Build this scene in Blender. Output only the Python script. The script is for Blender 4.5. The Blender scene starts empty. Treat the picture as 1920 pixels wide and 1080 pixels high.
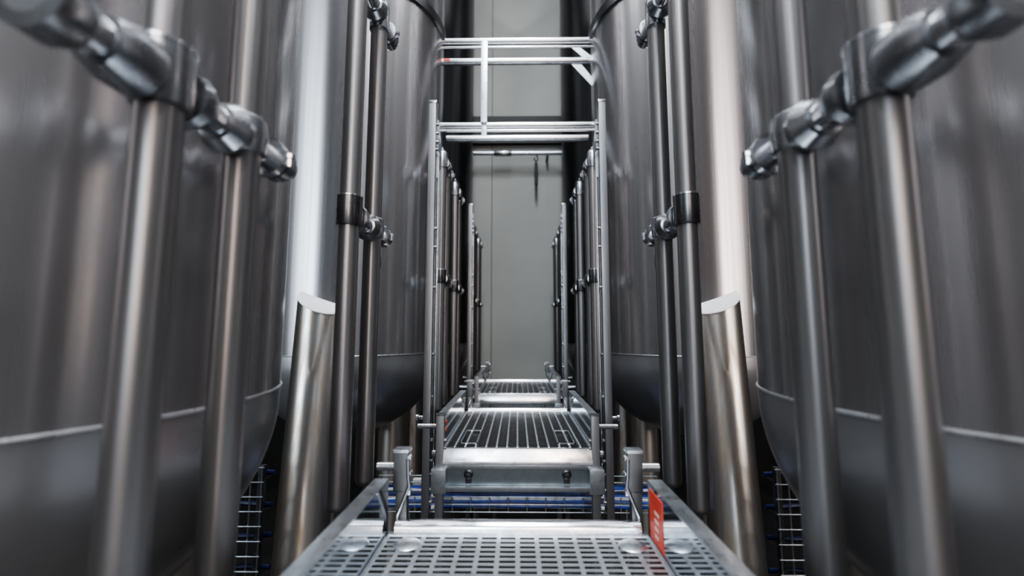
import bpy, bmesh, math, random
from mathutils import Vector, Matrix
random.seed(7)
PI = math.pi
col = bpy.context.scene.collection
EYE = 2.68                      # eye height above the hall floor
def H(d): return EYE + d        # height given relative to the eye level

# ---------------------------------------------------------------- materials
def newmat(name):
    m = bpy.data.materials.new(name); m.use_nodes = True
    nt = m.node_tree; b = nt.nodes['Principled BSDF']
    return m, nt, b
def ramp(nt, fac, stops):
    r = nt.nodes.new('ShaderNodeValToRGB')
    els = r.color_ramp.elements
    while len(els) < len(stops): els.new(0.5)
    for e, (p, c) in zip(els, stops):
        e.position = p; e.color = (c[0], c[1], c[2], 1) if hasattr(c, '__len__') else (c, c, c, 1)
    nt.links.new(fac, r.inputs['Fac'])
    return r.outputs['Color']
def noise(nt, scale=(1,1,1), s=5.0, detail=3.0, rough=.5, coord='Object'):
    t = nt.nodes.new('ShaderNodeTexCoord'); mp = nt.nodes.new('ShaderNodeMapping')
    mp.inputs['Scale'].default_value = scale
    n = nt.nodes.new('ShaderNodeTexNoise'); n.inputs['Scale'].default_value = s
    n.inputs['Detail'].default_value = detail; n.inputs['Roughness'].default_value = rough
    nt.links.new(t.outputs[coord], mp.inputs['Vector']); nt.links.new(mp.outputs['Vector'], n.inputs['Vector'])
    return n.outputs['Fac']
def bump(nt, b, h, strength=.1, dist=.01):
    bp = nt.nodes.new('ShaderNodeBump'); bp.inputs['Strength'].default_value = strength
    bp.inputs['Distance'].default_value = dist
    nt.links.new(h, bp.inputs['Height']); nt.links.new(bp.outputs['Normal'], b.inputs['Normal'])
ANR = 0.25
def metal(name, lo, hi, r0, r1, scale=(1,1,1), s=6, bmp=0.0, bdist=.004, detail=4, aniso=0, met=1):
    m, nt, b = newmat(name)
    b.inputs['Metallic'].default_value = met
    n = noise(nt, scale, s, detail)
    nt.links.new(ramp(nt, n, [(.3, lo), (.7, hi)]), b.inputs['Base Color'])
    nt.links.new(ramp(nt, n, [(.3, r1), (.7, r0)]), b.inputs['Roughness'])
    if bmp: bump(nt, b, n, bmp, bdist)
    if aniso:
        b.inputs['Anisotropic'].default_value = aniso
        tg = nt.nodes.new('ShaderNodeTangent'); tg.direction_type = 'RADIAL'; tg.axis = 'Z'
        nt.links.new(tg.outputs['Tangent'], b.inputs['Tangent'])
        b.inputs['Anisotropic Rotation'].default_value = ANR
    return m
def paint(name, lo, hi, r=.6, s=8, bmp=0.0, scale=(1,1,1)):
    m, nt, b = newmat(name)
    n = noise(nt, scale, s)
    nt.links.new(ramp(nt, n, [(.3, lo), (.7, hi)]), b.inputs['Base Color'])
    b.inputs['Roughness'].default_value = r
    if bmp: bump(nt, b, n, bmp)
    return m
M = {}
M['tank'] = metal('tank_brushed_steel', (.33,.32,.325), (.46,.45,.455), .20, .30, (9,9,.10), 2.6, .07, .004, aniso=.6, met=.86)
M['tankd'] = metal('shaded_tank_steel', (.13,.13,.135), (.19,.19,.195), .34, .44, (6,6,.10), 3.0, .05, .003, aniso=.6)  # tank steel again, with the farthest pair's shade put into its colour
M['dome'] = metal('tank_base_steel', (.40,.40,.41), (.50,.50,.51), .26, .36, (1,1,1), 1.0, met=.8)
M['ring'] = metal('tank_band_steel', (.10,.10,.105), (.16,.16,.165), .3, .42, (1,1,1), 4)
M['seam'] = metal('weld_seam_steel', (.75,.76,.78), (.9,.9,.92), .25, .4, (1,1,1), 60, .3)
M['leg'] = metal('support_leg_steel', (.50,.42,.34), (.80,.79,.78), .30, .42, (12,12,.15), 2.2, .06, .003, aniso=.6)  # brown to white streaks put reflections into the colour
M['cap'] = paint('leg_cap_bright', (.74,.74,.76), (.84,.84,.86), .45, 4)  # whiteness puts the light on the up-facing cut into the colour
M['pipe'] = metal('pipe_steel', (.23,.222,.222), (.32,.31,.31), .32, .46, (10,10,.3), 3.0, .06, aniso=.5, met=.9)
M['sleeve'] = metal('dark_sleeve_steel', (.15,.15,.155), (.24,.24,.25), .2, .32, (1,1,1), 14)
M['fit'] = metal('fitting_steel', (.34,.35,.37), (.52,.53,.55), .2, .32, (1,1,1), 14, .1)
M['bright'] = metal('polished_steel', (.72,.73,.76), (.86,.87,.9), .12, .24, (1,1,1), 20)
M['galv'] = metal('galvanised_steel', (.52,.56,.60), (.72,.76,.80), .25, .42, (1,1,1), 30, .15)
M['mirror'] = metal('mirror_sheet_steel', (.66,.71,.76), (.74,.79,.84), .05, .10, (1,1,1), 6, .03)
M['dpost'] = metal('dark_post_steel', (.13,.135,.14), (.2,.205,.21), .34, .48, (6,6,.5), 6, .08)
M['plate'] = metal('dull_zinc_plate', (.22,.26,.28), (.34,.38,.41), .38, .5, (1,1,1), 12)
M['post'] = metal('post_steel', (.24,.245,.26), (.36,.365,.38), .32, .46, (6,6,.5), 6, .08)
M['grate'] = metal('grating_steel', (.68,.73,.77), (.86,.90,.94), .32, .46, (1,1,1), 40, .25)
M['darkm'] = metal('dark_bracket_steel', (.12,.12,.13), (.2,.2,.21), .3, .45, (1,1,1), 20)
M['rail'] = metal('handrail_steel', (.74,.75,.78), (.88,.89,.92), .2, .32, (.4,6,6), 8, .06)
M['blue'] = paint('blue_cable_jacket', (.008,.025,.17), (.02,.06,.32), .35, 10)
M['navy'] = paint('navy_cable_jacket', (.004,.008,.04), (.008,.018,.08), .35, 10)
M['greyc'] = paint('grey_cable_jacket', (.3,.31,.33), (.42,.43,.45), .4, 10)
M['red'] = paint('red_sticker', (.62,.045,.02), (.74,.08,.04), .45, 30)
M['pale'] = paint('sticker_print', (.7,.5,.42), (.8,.6,.5), .5, 30)
M['floor'] = paint('concrete_floor', (.014,.014,.014), (.028,.027,.026), .7, 3, .1)
M['ceil'] = paint('ceiling_sheet', (.16,.16,.165), (.2,.2,.205), .8, 2)
M['beam'] = paint('dark_beam_paint', (.014,.014,.014), (.024,.024,.024), .6, 4)
M['boxg'] = paint('junction_box_plastic', (.55,.55,.5), (.65,.65,.6), .5, 10)

def wall_mat(name, lo, hi, seam=None):
    m, nt, b = newmat(name)
    n = noise(nt, (1,1,1), 1.2, 4)
    c = ramp(nt, n, [(.3, lo), (.7, hi)])
    if seam is not None:                                   # thin dark joints between cladding panels
        t = nt.nodes.new('ShaderNodeTexCoord'); sp = nt.nodes.new('ShaderNodeSeparateXYZ')
        nt.links.new(t.outputs['Object'], sp.inputs[0])
        def mth(op, a, v=None, w=None):
            q = nt.nodes.new('ShaderNodeMath'); q.operation = op
            nt.links.new(a, q.inputs[0])
            if v is not None: q.inputs[1].default_value = v
            if w is not None: q.inputs[2].default_value = w
            return q.outputs[0]
        a = mth('WRAP', mth('SUBTRACT', sp.outputs['X'], seam), .9, -.9)
        k = mth('LESS_THAN', mth('ABSOLUTE', a), .008)
        mx = nt.nodes.new('ShaderNodeMix'); mx.data_type = 'RGBA'
        nt.links.new(k, mx.inputs['Factor']); nt.links.new(c, mx.inputs['A'])
        mx.inputs['B'].default_value = (.10,.10,.10,1); c = mx.outputs['Result']
    nt.links.new(c, b.inputs['Base Color']); b.inputs['Roughness'].default_value = .65
    return m
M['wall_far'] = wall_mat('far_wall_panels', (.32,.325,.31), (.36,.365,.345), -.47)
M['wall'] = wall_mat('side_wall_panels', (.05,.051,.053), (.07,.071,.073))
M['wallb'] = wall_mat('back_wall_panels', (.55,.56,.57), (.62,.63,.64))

# ---------------------------------------------------------------- mesh helpers
def basis(d):
    d = Vector(d).normalized()
    u = d.cross(Vector((0,0,1)))
    if u.length < 1e-4: u = Vector((1,0,0))
    u.normalize(); v = d.cross(u).normalized()
    return d, u, v
def bm_box(bm, lo, hi, bev=0.0):
    vs = [bm.verts.new((x,y,z)) for x in (lo[0],hi[0]) for y in (lo[1],hi[1]) for z in (lo[2],hi[2])]
    fs = [(0,1,3,2),(4,6,7,5),(0,4,5,1),(2,3,7,6),(0,2,6,4),(1,5,7,3)]
    faces = [bm.faces.new([vs[i] for i in f]) for f in fs]
    if bev:
        es = list({e for f in faces for e in f.edges})
        bmesh.ops.bevel(bm, geom=es, offset=bev, segments=2, affect='EDGES', profile=.7)
def bm_lathe(bm, prof, base=(0,0,0), axis=(0,0,1), n=32, cap=True, smooth=True):
    """prof: list of (radius, height along axis)"""
    d, u, v = basis(axis); base = Vector(base); rings = []
    for r, h in prof:
        if r < 1e-6: rings.append([bm.verts.new(base + d*h)])
        else: rings.append([bm.verts.new(base + d*h + (u*math.cos(2*PI*i/n) + v*math.sin(2*PI*i/n))*r) for i in range(n)])
    for a, b in zip(rings, rings[1:]):
        for i in range(n):
            j = (i+1) % n
            if len(a) == 1 and len(b) == 1: continue
            if len(a) == 1: f = bm.faces.new((a[0], b[i], b[j]))
            elif len(b) == 1: f = bm.faces.new((a[i], b[0], a[j]))
            else: f = bm.faces.new((a[i], b[i], b[j], a[j]))
            f.smooth = smooth
    if cap:
        for rg in (rings[0], rings[-1]):
            if len(rg) > 2: bm.faces.new(rg)
def bm_tube(bm, pts, r, n=12, closed_caps=True):
    pts = [Vector(p) for p in pts]; rings = []
    pu = None
    for i, p in enumerate(pts):
        d = (pts[min(i+1, len(pts)-1)] - pts[max(i-1, 0)]).normalized()
        if pu is None: _, u, v = basis(d)
        else:
            u = (pu - d*pu.dot(d)).normalized(); v = d.cross(u).normalized()
        pu = u
        rings.append([bm.verts.new(p + (u*math.cos(2*PI*k/n) + v*math.sin(2*PI*k/n))*r) for k in range(n)])
    for a, b in zip(rings, rings[1:]):
        for i in range(n):
            f = bm.faces.new((a[i], b[i], b[(i+1)%n], a[(i+1)%n])); f.smooth = True
    if closed_caps: bm.faces.new(rings[0]); bm.faces.new(rings[-1])
def link(name, bm, mat, parent=None, sharp=True):
    bmesh.ops.recalc_face_normals(bm, faces=bm.faces)
    me = bpy.data.meshes.new(name); bm.to_mesh(me); bm.free()
    me.materials.append(M[mat])
    if sharp:
        try: me.set_sharp_from_angle(angle=math.radians(35))
        except Exception: pass
    o = bpy.data.objects.new(name, me); col.objects.link(o)
    if parent: o.parent = parent
    return o
def part(name, mat, parent, fn, off=None):
    """fn(bm) fills a mesh in world coordinates; moved into the parent's frame"""
    bm = bmesh.new(); fn(bm)
    root = parent
    while root.parent: root = root.parent
    bmesh.ops.translate(bm, verts=bm.verts, vec=-Vector(root.location))
    return link(name, bm, mat, parent)
def thing(name, label, cat, loc, group=None):
    o = bpy.data.objects.new(name, None); col.objects.link(o)
    o.location = loc; o.empty_display_size = .1
    o['label'] = label; o['category'] = cat
    if group: o['group'] = group
    return o
def single(name, mat, fn, label, cat, group=None, origin=None):
    bm = bmesh.new(); fn(bm)
    if origin: bmesh.ops.translate(bm, verts=bm.verts, vec=-Vector(origin))
    o = link(name, bm, mat)
    if origin: o.location = origin
    o['label'] = label; o['category'] = cat
    if group: o['group'] = group
    return o
def struct(name, mat, fn):
    bm = bmesh.new(); fn(bm); o = link(name, bm, mat); o['kind'] = 'structure'; return o

# ---------------------------------------------------------------- the hall
YW = 7.7; XW = 4.6; YB = -7.0; ZC = 11.0
struct('floor', 'floor', lambda b: bm_box(b, (-XW,YB,-.2), (XW,YW,0)))
struct('ceiling', 'ceil', lambda b: bm_box(b, (-XW,YB,ZC), (XW,YW,ZC+.2)))
struct('wall_far', 'wall_far', lambda b: bm_box(b, (-XW,YW,0), (XW,YW+.2,ZC)))
struct('wall_back', 'wallb', lambda b: bm_box(b, (-XW,YB-.2,0), (XW,YB,ZC)))
struct('wall_left', 'wall', lambda b: bm_box(b, (-XW-.2,YB,0), (-XW,YW,ZC)))
struct('wall_right', 'wall', lambda b: bm_box(b, (XW,YB,0), (XW+.2,YW,ZC)))
struct('trim_1', 'beam', lambda b: bm_box(b, (-XW,YW-.12,H(3.475)), (XW,YW,H(4.0)), .01))

struct('added_dark_skirt', 'floor', lambda b: bm_box(b, (-XW,YW-.03,0), (XW,YW,1.72), .01))  # added dark sheet, blackens the far wall low behind the tanks
# pipe running across the far wall below the beam
yp = YW-.3
t = thing('wall_pipe', 'thin grey steel pipe with a coupling crossing the far wall below the dark beam', 'pipe', (0, yp, H(3.20)))
part('tube', 'galv', t, lambda b: bm_tube(b, [(-XW+.02,yp,H(3.20)), (XW-.02,yp,H(3.20))], .042, 20))
def f(b): bm_lathe(b, [(.05,0),(.058,.02),(.058,.3),(.05,.32)], (-.42,yp,H(3.20)), (1,0,0), 24)
part('coupling', 'fit', t, f)
for x in (-1.3, .55, 1.6):
    part('bracket', 'darkm', t, lambda b, x=x: bm_box(b, (x-.02,yp,H(3.15)), (x+.02,YW,H(3.25))))
t = thing('hanging_rod', 'short dark rod with a hook hanging from the pipe on the far wall', 'rod', (.34, yp, H(3.1)))
part('hook', 'beam', t, lambda b: bm_tube(b, [(.34+.03*math.sin(a),yp,H(3.10)+.05*math.cos(a)) for a in [k*.5 for k in range(11)]], .012, 8))
part('rod', 'beam', t, lambda b: bm_lathe(b, [(.012,0),(.028,.02),(.028,.4),(.012,.44)], (.34,yp,H(2.60)), (0,0,1), 12))

# ---------------------------------------------------------------- storage tanks
R = .76; TX = 1.46; TY = (1.08, 3.76, 6.44)
ZR = H(-.173)                                      # seam between shell and base
def make_tank(side, k):
    s = -1 if side == 'left' else 1
    cx, cy = s*TX, TY[k]
    order = ('nearest the camera', 'second from the camera', 'farthest, beside the end wall')[k]
    t = thing('storage_tank', f'tall brushed steel tank on the {side} of the walkway, {order}', 'tank', (cx, cy, 0), 'storage tanks along the walkway')
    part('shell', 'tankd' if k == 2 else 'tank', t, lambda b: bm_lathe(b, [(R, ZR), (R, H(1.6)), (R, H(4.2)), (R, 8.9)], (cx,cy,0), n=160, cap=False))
    dome = [(R, ZR)]
    hd = .65
    for i in range(1, 25):
        a = i/24*PI/2
        dome.append((R*math.cos(a) if i < 24 else 0, ZR - .03 - hd*math.sin(a)))
    part('base_dome', 'dome', t, lambda b: bm_lathe(b, dome, (cx,cy,0), n=128, cap=False))
    part('roof', 'tank', t, lambda b: bm_lathe(b, [(R, 8.9), (R*.98, 8.98), (.3, 9.3), (.3, 9.5), (0, 9.5)], (cx,cy,0), n=96, cap=False))
    def seam(b):
        n = 128; pts = [(cx+(R+.001)*math.cos(2*PI*i/n), cy+(R+.001)*math.sin(2*PI*i/n), ZR) for i in range(n+1)]
        bm_tube(b, pts, .0048, 8, False)
    part('weld_seam', 'seam', t, seam)
    if k < 2:
        def band(b):
            z = H(2.74)
            bm_lathe(b, [(R, z), (R+.022, z+.004), (R+.022, z+.085), (R, z+.09)], (cx,cy,0), n=128, cap=False)
        part('stiffening_band', 'ring', t, band)
    for dirn in ('front', 'rear', 'outer'):
            if dirn == 'front': top = Vector((cx-s*.085, cy-.77, H(.31))); bot = Vector((cx-s*.20, cy-1.26, .03))
            elif dirn == 'rear': top = Vector((cx-s*.26, cy+.46, H(-.35))); bot = Vector((cx-s*.26, cy+.46, .03))
            else: top = Vector((cx+s*.30, cy+.42, H(-.35))); bot = Vector((cx+s*.30, cy+.42, .03))
            ax = (top-bot).normalized(); r = .155
            cut = Vector((-s*.62, -.78, 0))
            def leg(b, cap_only=False):
                n = 48; d, u, v = basis(ax)
                tr = []; br = []
                for i in range(n):
                    o = (u*math.cos(2*PI*i/n) + v*math.sin(2*PI*i/n))*r
                    k_ = -.75*o.dot(cut)                   # mitre: slides the rim along the axis
                    tr.append(top + o + ax*(k_ - .10)); br.append(bot + o)
                if cap_only:
                    up = ax*.006
                    a = [b.verts.new(p + (p-top)*.03 + up) for p in tr]; c = [b.verts.new(p + (p-top)*.03) for p in tr]
                    b.faces.new(a); b.faces.new(c)
                    for i in range(n): b.faces.new((a[i], a[(i+1)%n], c[(i+1)%n], c[i]))
                    return
                a = [b.verts.new(p) for p in tr]; c = [b.verts.new(p) for p in br]
                for i in range(n):
                    q = b.faces.new((a[i], c[i], c[(i+1)%n], a[(i+1)%n])); q.smooth = True
                b.faces.new(c)
            lg = part('leg', 'leg', t, leg)
            part('mitred_cap', 'cap', lg, lambda b: leg(b, True))
            part('foot_plate', 'galv', lg, lambda b: bm_lathe(b, [(.2,0),(.2,.03)], (bot.x,bot.y,0), n=32))
for side in ('left', 'right'):
    for k in range(3): make_tank(side, k)

# ---------------------------------------------------------------- tall pipes between walkway and tanks
PX = .59
PY = [.665,.875, 1.46,1.70, 3.24,3.45, 3.93,4.15, 5.62,5.82, 6.35,6.55]
ORD = ['first','second','third','fourth','fifth','sixth','seventh','eighth','ninth','tenth','eleventh','twelfth']
LO, HI = .42, 1.37
PR = .0345
for side in ('left', 'right'):
    s = -1 if side == 'left' else 1
    for i, y in enumerate(PY):
        x = s*PX
        t = thing('standing_pipe', f'tall vertical steel pipe on the {side} of the walkway, {ORD[i]} one counting from the camera', 'pipe', (x,y,H(-.59)), 'vertical pipes beside the walkway')
        def tube(b):
            prof = [(0,0)] + [(PR*math.sin(a), PR*.8*(1-math.cos(a))) for a in [k/6*PI/2 for k in range(1,7)]] + [(PR, 1.0), (PR, .59+HI+.03)]
            bm_lathe(b, prof, (x,y,H(-.59)), n=32, cap=False)
        part('tube', 'pipe', t, tube)
        part('support_stem', 'darkm', t, lambda b: bm_lathe(b, [(0,0),(.03,0),(.03,.01),(.009,.012),(.009,H(-.59)+.002)], (x,y,0), (0,0,1), 12, False))
        if i == 3:
            st_ = part('strap', 'fit', t, lambda b: bm_tube(b, [(s*.575,y+.038,H(.36)),(s*.572,y+.05,H(.28)),(s*.585,y+.052,H(.20)),(s*.575,y+.045,H(.13)),(s*.58,y+.036,H(.10))], .008, 8))
            part('bolt', 'bright', st_, lambda b: bm_lathe(b, [(0,0),(.012,0),(.012,.02),(0,.022)], (s*.578,y+.042,H(.31)), (0,0,1), 6, False))
        big = (i % 2 == 0)
        rr = PR+.009
        sl_ = part('sleeve', 'sleeve' if big and i else 'fit', t, lambda b: bm_lathe(b, [(PR,-.052),(rr-.002,-.052),(rr,-.048),(rr,.048),(rr-.004,.052),(PR,.052)] if big else
             [(PR,-.04),(rr,-.036),(rr+.004,0),(rr-.001,.034),(PR,.042)], (x,y,H(LO)), n=32, cap=False))
        if big: part('rim', 'bright', sl_, lambda b: bm_lathe(b, [(PR,.050),(rr+.001,.050),(rr+.001,.055),(PR,.056)], (x,y,H(LO)), n=32, cap=False))
        part('end_cap', 'fit', t, lambda b: bm_lathe(b, [(PR,-.09),(PR+.006,-.088),(PR+.006,.03),(PR,.04),(PR*.6,.055),(.012,.06),(.01,.078),(0,.08)], (x,y,H(HI)), n=32, cap=False))
    # short horizontal connectors joining each pair, at two heights
    for j in range(6):
        y0, y1 = PY[2*j], PY[2*j+1]
        for lev, z in (('lower', LO-.01), ('upper', HI-.03)):
            x = s*PX
            w = ['nearest','second','third','fourth','fifth','farthest'][j]
            t = thing('pipe_connector', f'{lev} short horizontal connector with clamp rings joining the {w} pair of {side} hand pipes', 'connector', (x,(y0+y1)/2,H(z)), 'connectors between the vertical pipes')
            back = .20 if j == 0 else .0
            c = Vector((x, 0, H(z)))
            def cyl(b, prof, ys, n=28): bm_lathe(b, prof, (x, ys, H(z)), (0,1,0), n, False)
            part('tube', 'bright', t, lambda b: bm_lathe(b, [(0,0),(.03,0),(.03,y1-y0+back+.17),(0,y1-y0+back+.17)], (x,y0-back,H(z)), (0,1,0), 28, False))
            part('collar', 'fit', t, lambda b: cyl(b, [(.03,0),(.048,.002),(.052,.02),(.038,.05),(.03,.052)], y0+.036))
            part('collar', 'fit', t, lambda b: cyl(b, [(.03,0),(.038,.002),(.053,.03),(.049,.05),(.03,.052)], y1-.088))
            part('clamp_ring', 'bright', t, lambda b: cyl(b, [(.03,0),(.048,.0),(.048,.02),(.03,.022)], y1+.075))
            cr = part('clamp_ring', 'fit', t, lambda b: cyl(b, [(.03,0),(.043,.0),(.043,.03),(.03,.03)], y1+.11))
            part('clamp_bolt', 'bright', cr, lambda b: bm_lathe(b, [(0,0),(.007,0),(.007,.02),(.011,.02),(.011,.03),(0,.032)], (x-s*.048,y1+.1,H(z)-.02), (0,0,1), 8, False))
            if back:
                part('collar', 'fit', t, lambda b: cyl(b, [(.03,0),(.040,.002),(.050,.03),(.050,.07),(.03,.072)], y0-.115))
                part('collar', 'fit', t, lambda b: cyl(b, [(.03,0),(.048,.002),(.048,.04),(.04,.055),(.03,.057)], y0-.20))

# ---------------------------------------------------------------- walkway platforms
GW = .411
PLAT = [(.20, 1.415), (2.47, 3.50), (4.60, 5.58)]
def make_platform(k):
    ya, yb = PLAT[k]; z = H(-.64)
    desc = ('nearest galvanised grating platform with slotted deck and mirror-like side plates',
            'middle galvanised grating platform with two bolts on its front plate',
            'farthest small galvanised grating platform in front of the end wall')[k]
    t = thing('walkway_platform', desc, 'platform', (0, (ya+yb)/2, 0), 'walkway platforms')
    def deck(b):
        ncol = 14; pitch = 2*GW/ncol
        for i in range(ncol+1):
            x = -GW + i*pitch; w = (.0065 if not k else .005) if 0 < i < ncol else .010
            x0 = max(-GW, x-w); x1 = min(GW, x+w)
            bm_box(b, (x0,ya,z-(.003 if not k else .022)), (x1,yb,z))
        if k == 0: cross(b)
    def cross(b):
        n = int((yb-ya)/.0265)
        for i in range(n+1):
            y = ya + i*(yb-ya)/n
            h_ = .0062 if k == 0 else .0045
            y0 = max(ya, y-h_); y1 = min(yb, y+h_)
            if k: bm_box(b, (-GW,y0,z-.020), (GW,y1,z-.012))
            else: bm_box(b, (-GW,y0,z-.0025), (GW,y1,z-.0005))
    part('grating_deck', 'grate', t, deck)
    if k: part('cross_bars', 'darkm', t, cross)
    def clips(b, x, y):
        if k == 0: bm_lathe(b, [(.0,.004),(.036,.004),(.042,0),(.042,-.004)], (x,y,z), n=32, cap=False)
        else:
            bm_box(b, (x-.05,y,z), (x+.05,y+.012,z+.006)); bm_box(b, (x-.05,y+.32,z), (x+.05,y+.332,z+.006))
            bm_box(b, (x-.05,y,z), (x-.044,y+.33,z+.006)); bm_box(b, (x+.044,y,z), (x+.05,y+.33,z+.006))
    if k == 0:
        part('round_pad', 'galv', t, lambda b: clips(b, -.335, yb-.055)); part('round_pad', 'galv', t, lambda b: clips(b, .345, yb-.055))
    else:
        part('deck_clip', 'galv', t, lambda b: clips(b, -.28, ya+.05)); part('deck_clip', 'galv', t, lambda b: clips(b, .28, ya+.05))
    for s in (-1, 1):
        x = s*(GW+.004)
        def side_plate(b):
            xs = sorted((x, x+s*.005))
            bm_box(b, (xs[0],ya,z-.09), (xs[1],yb+.01,z+.164))
        part('side_plate', 'mirror', t, side_plate)
        def flange(b):
            xs = sorted((x, x+s*.045))
            bm_box(b, (xs[0],ya,z+.164), (xs[1],yb+.01,z+.170), .001)
            xs = sorted((x+s*.040, x+s*.045))
            bm_box(b, (xs[0],ya,z+.135), (xs[1],yb+.01,z+.166))
        part('top_flange', 'galv', t, flange)
        part('hinge_strip', 'galv', t, lambda b: bm_tube(b, [(s*(GW-.001),ya,z+.002),(s*(GW-.001),yb-.01,z+.002)], .0045, 8))
    # rounded end bar and lip at the far end
    def endbar(b):
        bm_tube(b, [(-GW+.015,yb+.045,z+.004),(GW-.015,yb+.045,z+.004)], .026, 16)
    part('end_bar', 'bright', t, endbar)
    def serr(b):
        for i in range(34):
            xx = -GW+.03+i*(2*GW-.06)/33
            bm_box(b, (xx-.008,yb+.018,z-.02), (xx+.006,yb+.03,z+.004))
        bm_box(b, (-GW,yb,z-.03), (GW,yb+.018,z+.004))
    part('serrated_lip', 'galv', t, serr)
    # front face of the platform (towards the camera)
    def lip(b):
        prof = [(ya-.001,z-.003),(ya-.020,z-.006),(ya-.045,z-.060),(ya-.047,z-.085),(ya-.001,z-.085)]
        L = [b.verts.new((-GW,p[0],p[1])) for p in prof]; Q = [b.verts.new((GW,p[0],p[1])) for p in prof]
        b.faces.new(L); b.faces.new(Q)
        for i in range(5): b.faces.new((L[i],L[(i+1)%5],Q[(i+1)%5],Q[i]))
    part('front_lip', 'bright', t, lip)
    part('front_flange', 'galv', t, lambda b: bm_box(b, (-GW,ya-.034,z-.115), (GW,ya-.004,z-.09), .003))
    fp = part('front_plate', 'plate', t, lambda b: bm_box(b, (-GW,ya-.012,z-.205), (GW,ya-.004,z-.116)))
    part('bottom_flange', 'galv', t, lambda b: bm_box(b, (-GW-.02,ya-.04,z-.232), (GW+.02,ya-.004,z-.206), .003))
    for x in (-.272, .272):
        part('bolt', 'darkm', fp, lambda b: (bm_lathe(b, [(0,0),(.026,0),(.026,.008),(.016,.012),(.014,.024),(0,.026)], (x,ya-.012,z-.145), (0,-1,0), 20, False), bm_box(b, (x-.017,ya-.018,z-.195), (x+.017,ya-.010,z-.145), .002)))
    # near posts running down to the floor, with a socket box and outward peg
    for s in (-1, 1):
        x = s*.430
        p = part('post', 'post', t, lambda b: bm_box(b, (x-.022,ya-.045,0), (x+.022,ya-.001,z+.175), .003))
        part('post_cap', 'darkm', p, lambda b: bm_box(b, (x-.026,ya-.049,z+.175), (x+.026,ya-.001,z+.183), .002))
        part('socket', 'galv', p, lambda b: bm_box(b, (x-.040,ya-.075,z-.232), (x+.040,ya+.004,z-.105), .004))
        def peg(b):
            bm_lathe(b, [(0,0),(.014,0),(.014,.105),(0,.105)], (x+s*.022,ya-.022,H(-.525)), (s,0,0), 16, False)
        part('peg', 'bright', p, peg)
        for zz, q in ((-.60,.012),(-.64,.009),(-.69,.010)):
            part('bolt', 'bright', p, lambda b: bm_lathe(b, [(0,0),(q,.002),(q,.014),(0,.018)], (x-s*.022,ya-.03,H(zz)), (-s,0,.0), 8, False))
        for zz, q in ((-.67,.016),(-.90,.012),(-.96,.013)):
            part('bolt', 'bright', p, lambda b: bm_lathe(b, [(0,0),(q,.002),(q,.02),(0,.024)], (x+s*.022,ya-.03,H(zz)), (s,0,.0), 8, False))
        # far posts standing above the deck, with curved handle and peg
        xf = s*.392; y = yb+.085
        p = part('post', 'dpost', t, lambda b: (bm_box(b, (xf-.024,y-.022,H(-.53)), (xf+.024,y+.022,H(-.40)), .003), bm_box(b, (xf-.014,y-.018,H(-.83)), (xf+.022,y+.018,H(-.532)), .003)))
        part('post_cap', 'galv', p, lambda b: bm_box(b, (xf-.027,y-.025,H(-.405)), (xf+.027,y+.025,H(-.395)), .003))
        part('peg', 'bright', p, lambda b: bm_lathe(b, [(0,0),(.014,0),(.014,.06),(0,.06)], (xf+s*.024,y,H(-.455)), (s,0,0), 16, False))
        def strap(b):
            pts = [(xf-s*.026,y-.03,H(-.42)),(xf-s*.028,y-.03,H(-.48)),(xf-s*.032,y-.03,H(-.51)),(xf-s*.012,y-.032,H(-.56)),(xf+s*.004,y-.034,H(-.60)),(xf+s*.006,y-.034,H(-.64))]
            bm_tube(b, pts, .006, 8)
        part('curved_handle', 'bright', p, strap)
        for zz, q in ((-.42,.009),(-.47,.010),(-.53,.012)):
            part('bolt', 'bright', p, lambda b: bm_lathe(b, [(0,0),(q,.002),(q,.012),(0,.016)], (xf-s*.024,y-.02,H(zz)), (-s,0,.0), 8, False))
    return t
plats = [make_platform(k) for k in range(3)]
# red notice sticker on the inner face of the nearest platform's right side plate
xs_ = GW+.0035
st = thing('warning_sticker', 'red sticker on the inner face of the nearest platform right side plate', 'sticker', (xs_, 1.35, H(-.56)))
part('sheet', 'red', st, lambda b: bm_box(b, (xs_-.0012,1.285,H(-.632)), (xs_+.0004,1.405,H(-.49))))
def prn(b):
    for i in range(4):
        z = H(-.54-.022*i); bm_box(b, (xs_-.0020,1.315+.004*i,z-.006), (xs_-.0012,1.355,z+.003))
part('faded_print', 'pale', st, prn)
for zz, w in ((-.525,'upper'), (-.565,'lower')):  # red discs stand in for an orange-ish reflection in the side plate
    single('reflection_spot', 'red', lambda b: bm_lathe(b, [(0,0),(.014,0),(.014,.0015),(0,.0015)], (-GW-.003,2.56,H(zz)), (1,0,0), 20, False),
           f'{w} of two small red round reflection spots inside the middle platform left side plate', 'sticker')

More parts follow.
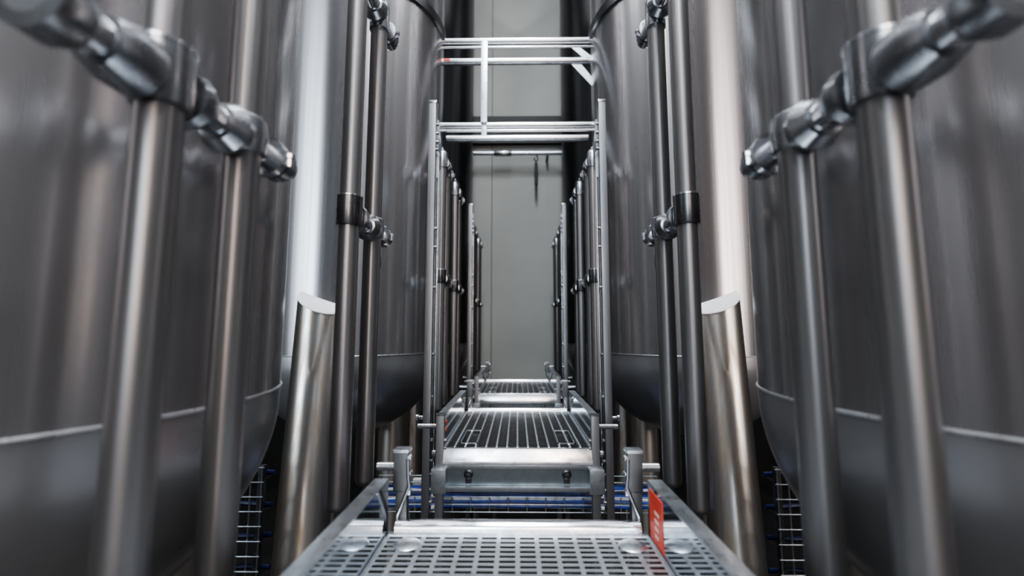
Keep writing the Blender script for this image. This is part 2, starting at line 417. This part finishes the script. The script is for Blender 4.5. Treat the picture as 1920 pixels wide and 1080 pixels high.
# ---------------------------------------------------------------- tall square stiles beside the platforms
for side in ('left', 'right'):
    s = -1 if side == 'left' else 1
    for j, y in enumerate((2.70, 4.98)):
        x = s*.557
        w = ('middle', 'farthest')[j]
        t = thing('square_stile', f'tall square steel stile on the {side} of the {w} platform, with capped top', 'post', (x,y,0), 'tall square stiles')
        part('tube', 'post', t, lambda b: bm_box(b, (x-.023,y-.03,0), (x+.023,y+.045,H(1.505)), .004))
        part('top_cap', 'bright', t, lambda b: bm_box(b, (x-.026,y-.033,H(1.505)), (x+.026,y+.048,H(1.522)), .006))
        def plate(b):
            v = [b.verts.new(p) for p in ((x-s*.023,y+.045,H(1.42)),(x-s*.023,y+.16,H(1.28)),(x-s*.023,y+.16,H(1.14)),(x-s*.023,y+.045,H(1.02)))]
            w_ = [b.verts.new((q.co.x-s*.006,q.co.y,q.co.z)) for q in v]
            b.faces.new(v); b.faces.new(w_)
            for a in range(4): b.faces.new((v[a],v[(a+1)%4],w_[(a+1)%4],w_[a]))
        part('gusset', 'galv', t, plate)
        def strip(b):
            xs = sorted((x-s*.024, x-s*.032)); bm_box(b, (xs[0],y+.06,H(-.9)), (xs[1],y+.075,H(1.2)), .002)
        part('guide_rod', 'galv', t, strip)
        for zz in (1.36,1.30,1.24,1.19,.66,.54,.28,-.14,-.40,-.66,-.78,-.86,-.95,-1.02):
            q = random.uniform(.009,.015)
            part('bolt', 'bright', t, lambda b: bm_lathe(b, [(0,0),(q,.002),(q,.016),(0,.02)], (x-s*.023,y-.01,H(zz)), (-s,0,0), 8, False))
        part('peg', 'bright', t, lambda b: bm_lathe(b, [(0,0),(.012,0),(.012,.025),(.019,.03),(.019,.042),(0,.048)], (x+s*.023,y-.01,H(-.525)), (s,0,0), 14, False))

# ---------------------------------------------------------------- railing across the aisle between the second tanks
yr = 3.80
t = thing('cross_railing', 'bright steel guard railing spanning the aisle high up between the second tanks', 'railing', (0, yr, H(1.6)))
xe = .705
def bar(nm, z, r, xa=-xe, xb=xe, y=yr): return part(nm, 'rail', t, lambda b: bm_tube(b, [(xa,y,H(z)),(xb,y,H(z))], r, 20))
bar('top_rail', 2.75, .031); bar('upper_strip', 2.69, .012)
bar('middle_rail', 2.545, .032)
bar('lower_rail', 1.913, .030); bar('lower_strip', 1.862, .015)
bar('bottom_rail', 1.785, .032, -.655, .655)
part('upright', 'galv', t, lambda b: bm_box(b, (-.335,yr-.056,H(1.92)), (-.277,yr-.030,H(2.72)), .003))
part('upright_foot', 'galv', t, lambda b: bm_box(b, (-.33,yr-.03,H(1.79)), (-.282,yr-.002,H(1.92)), .003))
for za, zb, w in ((2.69,2.50,.05), (2.52,2.29,.06)):
    def gus(b):
        y0, y1 = yr-.004, yr+.004
        P = [(xe-.20,za),(xe-.20+w*1.6,za),(xe+.0,zb+.09),(xe+.0,zb)]
        a = [b.verts.new((p[0],y0,H(p[1]))) for p in P]; c = [b.verts.new((p[0],y1,H(p[1]))) for p in P]
        b.faces.new(a); b.faces.new(c)
        for i in range(4): b.faces.new((a[i],a[(i+1)%4],c[(i+1)%4],c[i]))
    part('diagonal_brace', 'galv', t, gus)
single('rail_tag', 'red', lambda b: bm_box(b, (-.69,yr-.035,H(2.535)), (-.63,yr-.0315,H(2.558)), .001),
       'small red tag on the left end of the high middle rail', 'tag')

# ---------------------------------------------------------------- cable trays and cables below the walkway
def tray(label, lo, hi, z, along):
    t = thing('cable_tray', label, 'cable tray', ((lo[0]+hi[0])/2, (lo[1]+hi[1])/2, z), 'wire basket cable trays')
    def wires(b):
        r = .0042
        x0, y0 = lo; x1, y1 = hi
        if along == 'x':
            n = int((x1-x0)/.115)
            for i in range(n+1):
                x = x0+i*(x1-x0)/n
                bm_tube(b, [(x,y0,z+.09),(x,y0,z),(x,y1,z),(x,y1,z+.09)], r, 6)
            for yy, zz in [(y0,z+.09),(y0,z+.045),(y0,z)]+[(y0+q*(y1-y0)/6,z) for q in range(1,7)]+[(y1,z+.045),(y1,z+.09)]:
                bm_tube(b, [(x0,yy,zz-r),(x1,yy,zz-r)], r, 6)
        else:
            n = int((y1-y0)/.115)
            for i in range(n+1):
                y = y0+i*(y1-y0)/n
                bm_tube(b, [(x0,y,z+.09),(x0,y,z),(x1,y,z),(x1,y,z+.09)], r, 6)
            for xx, zz in [(x0,z+.09),(x0,z+.045),(x0,z)]+[(x0+q*(x1-x0)/5,z) for q in range(1,6)]+[(x1,z+.045),(x1,z+.09)]:
                bm_tube(b, [(xx,y0,zz-r),(xx,y1,zz-r)], r, 6)
    part('wire_basket', 'galv', t, wires)
    def sup(b):
        if along == 'x':
            for x in (lo[0]+.3, hi[0]-.3): bm_box(b, (x-.02,(lo[1]+hi[1])/2-.02,0), (x+.02,(lo[1]+hi[1])/2+.02,z-.01))
        else:
            for y in (lo[1]+.3, hi[1]-.3): bm_box(b, ((lo[0]+hi[0])/2-.02,y-.02,0), ((lo[0]+hi[0])/2+.02,y+.02,z-.01))
    part('support_post', 'darkm', t, sup)
tz = H(-1.12)
tray('wire basket cable tray crossing below the middle platform, full of blue cables', (-1.0,2.80), (1.0,3.20), tz, 'x')
def riser(sd, side):
    t = thing('cable_rack', f'upright dark wire mesh cable rack low on the {side} beside the second tank leg', 'cable rack', (sd*1.7, 2.30, H(-1.3)), 'upright cable racks')
    def mesh(b):
        for i in range(14):
            x = sd*(1.335+.057*i); bm_tube(b, [(x,2.30,H(-1.30)),(x,2.30,H(-.70))], .0045, 6)
        for i in range(9):
            z = H(-1.29+.073*i); bm_tube(b, [(sd*1.32,2.293,z),(sd*2.09,2.293,z)], .004, 6)
    part('wire_mesh', 'galv', t, mesh)
    for x in (1.345, 2.08):
        part('support_post', 'darkm', t, lambda b: bm_box(b, (sd*x-.015,2.305,0), (sd*x+.015,2.335,H(-.70)), .003))
    def tray_(b):
        for q in range(4): bm_tube(b, [(sd*1.33,2.31,H(-1.25+.16*q)),(sd*1.33,2.40,H(-1.25+.16*q)),(sd*2.08,2.40,H(-1.25+.16*q))], .006, 6)
    part('cable_hooks', 'darkm', t, tray_)
for sd, side in ((-1,'left'),(1,'right')): riser(sd, side)
spec = [(2.83,'blue'),(2.865,'navy'),(2.90,'blue'),(2.94,'greyc'),(2.975,'blue'),(3.01,'navy'),(3.05,'navy'),(3.09,'greyc'),(3.125,'blue'),(3.145,'navy'),(3.172,'navy')]
cn = {'blue':'blue','navy':'dark navy','greyc':'grey'}
for i, (y, c) in enumerate(spec):
    ph = random.uniform(0,6); r = random.uniform(.009,.013)
    pts = [(-1.0+2.0*q/40, y+.006*math.sin(q*.35+ph), tz+r+.005+.004*(1+math.sin(q*.5+ph))) for q in range(41)]
    single('cable', c, lambda b: bm_tube(b, pts, r, 8), f'{cn[c]} cable lying in the crossing tray, {ORD[i]} from its near edge', 'cable', 'cables in the crossing tray')
for sd, side in ((-1,'left'),(1,'right')):
    for i in range(4):
        z = H(-1.25+.16*i)+.018; ph = i*2.
        pts = [(sd*(1.30+.8*q/30), 2.36+.004*math.sin(q*.4+ph), z+.003*(1+math.sin(q*.5+ph))) for q in range(31)]
        single('cable', 'navy', lambda b: bm_tube(b, pts, .013, 8),
               f'{"dark navy"} cable strung along the {side} upright rack, {("lowest","second from the bottom","third from the bottom","topmost")[i]}', 'cable', 'cables on the upright racks')
# small connection boxes hanging by the crossing tray
for x, w in ((-.74,'left'),(-.30,'middle'),(-.17,'right')):
    t = thing('junction_box', f'small pale junction box behind the crossing cables, {w} of three', 'box', (x,3.27,H(-1.12)), 'junction boxes')
    part('body', 'boxg', t, lambda b: bm_box(b, (x-.03,3.25,H(-1.17)), (x+.03,3.30,H(-1.08)), .005))
    part('lid', 'greyc', t, lambda b: bm_box(b, (x-.026,3.244,H(-1.165)), (x+.026,3.25,H(-1.085)), .002))
    part('bracket', 'darkm', t, lambda b: bm_box(b, (x-.01,3.27,0), (x+.01,3.29,H(-1.17))))

# ---------------------------------------------------------------- lamps and added fill lights
def area(name, loc, rot, sx, sy, e, colr):
    l = bpy.data.lights.new(name, 'AREA'); l.shape = 'RECTANGLE'; l.size = sx; l.size_y = sy; l.energy = e; l.color = colr
    o = bpy.data.objects.new(name, l); col.objects.link(o); o.location = loc; o.rotation_euler = rot; return o
for i, y in enumerate((-3.5, -.8, 1.8)):
    area('ceiling_lamp', (0, y, ZC-.15), (0,0,0), .5, 1.6, 380, (.90,.95,1))
for i, x in enumerate((-3.2, 3.2)):
    for y in (-3.0, 2.3):
        area('ceiling_lamp', (x, y, ZC-.15), (0,0,0), .6, 1.5, 200, (.95,.97,1))
area('rear_fill_cool', (-1.0, YB+.4, 5.2), (math.radians(90),0,0), 1.4, 5.0, 170, (.82,.91,1))  # added fill panel behind the camera, cool glow for the left tanks
area('rear_fill_warm', (1.0, YB+.4, 5.2), (math.radians(90),0,0), 1.4, 5.0, 170, (1,.80,.68))  # added warm fill panel, its counterpart for the right tanks
for sd, c, e in ((-1, (.80,.90,1), 50), (1, (1,.90,.86), 46)):
    o = area('gap_fill', (sd*2.95, .8, 5.2), (0,0,0), 1.9, 6.0, e, c)  # added fill panel beside the first tank, brightens the second tank's front
    o.data.spread = math.radians(75)
    o.rotation_euler = Vector((-sd*1.15, 2.15, -.2)).to_track_quat('-Z', 'Y').to_euler()
w = bpy.data.worlds.new('World'); bpy.context.scene.world = w; w.use_nodes = True
w.node_tree.nodes['Background'].inputs['Color'].default_value = (.5,.52,.55,1)
w.node_tree.nodes['Background'].inputs['Strength'].default_value = .2

# ---------------------------------------------------------------- camera
cd = bpy.data.cameras.new('camera'); cam = bpy.data.objects.new('camera', cd); col.objects.link(cam)
cd.sensor_width = 36; cd.lens = 15.0; cd.clip_start = .02
cam.location = (0, 0, EYE)
cam.rotation_euler = (math.radians(90)+math.atan(82/800), 0, math.atan(10/800))
cd.dof.use_dof = True; cd.dof.focus_distance = 2.1; cd.dof.aperture_fstop = 1.1
bpy.context.scene.camera = cam
vs = bpy.context.scene.view_settings
vs.view_transform = 'AgX'
try: vs.look = 'AgX - Medium High Contrast'
except Exception: pass
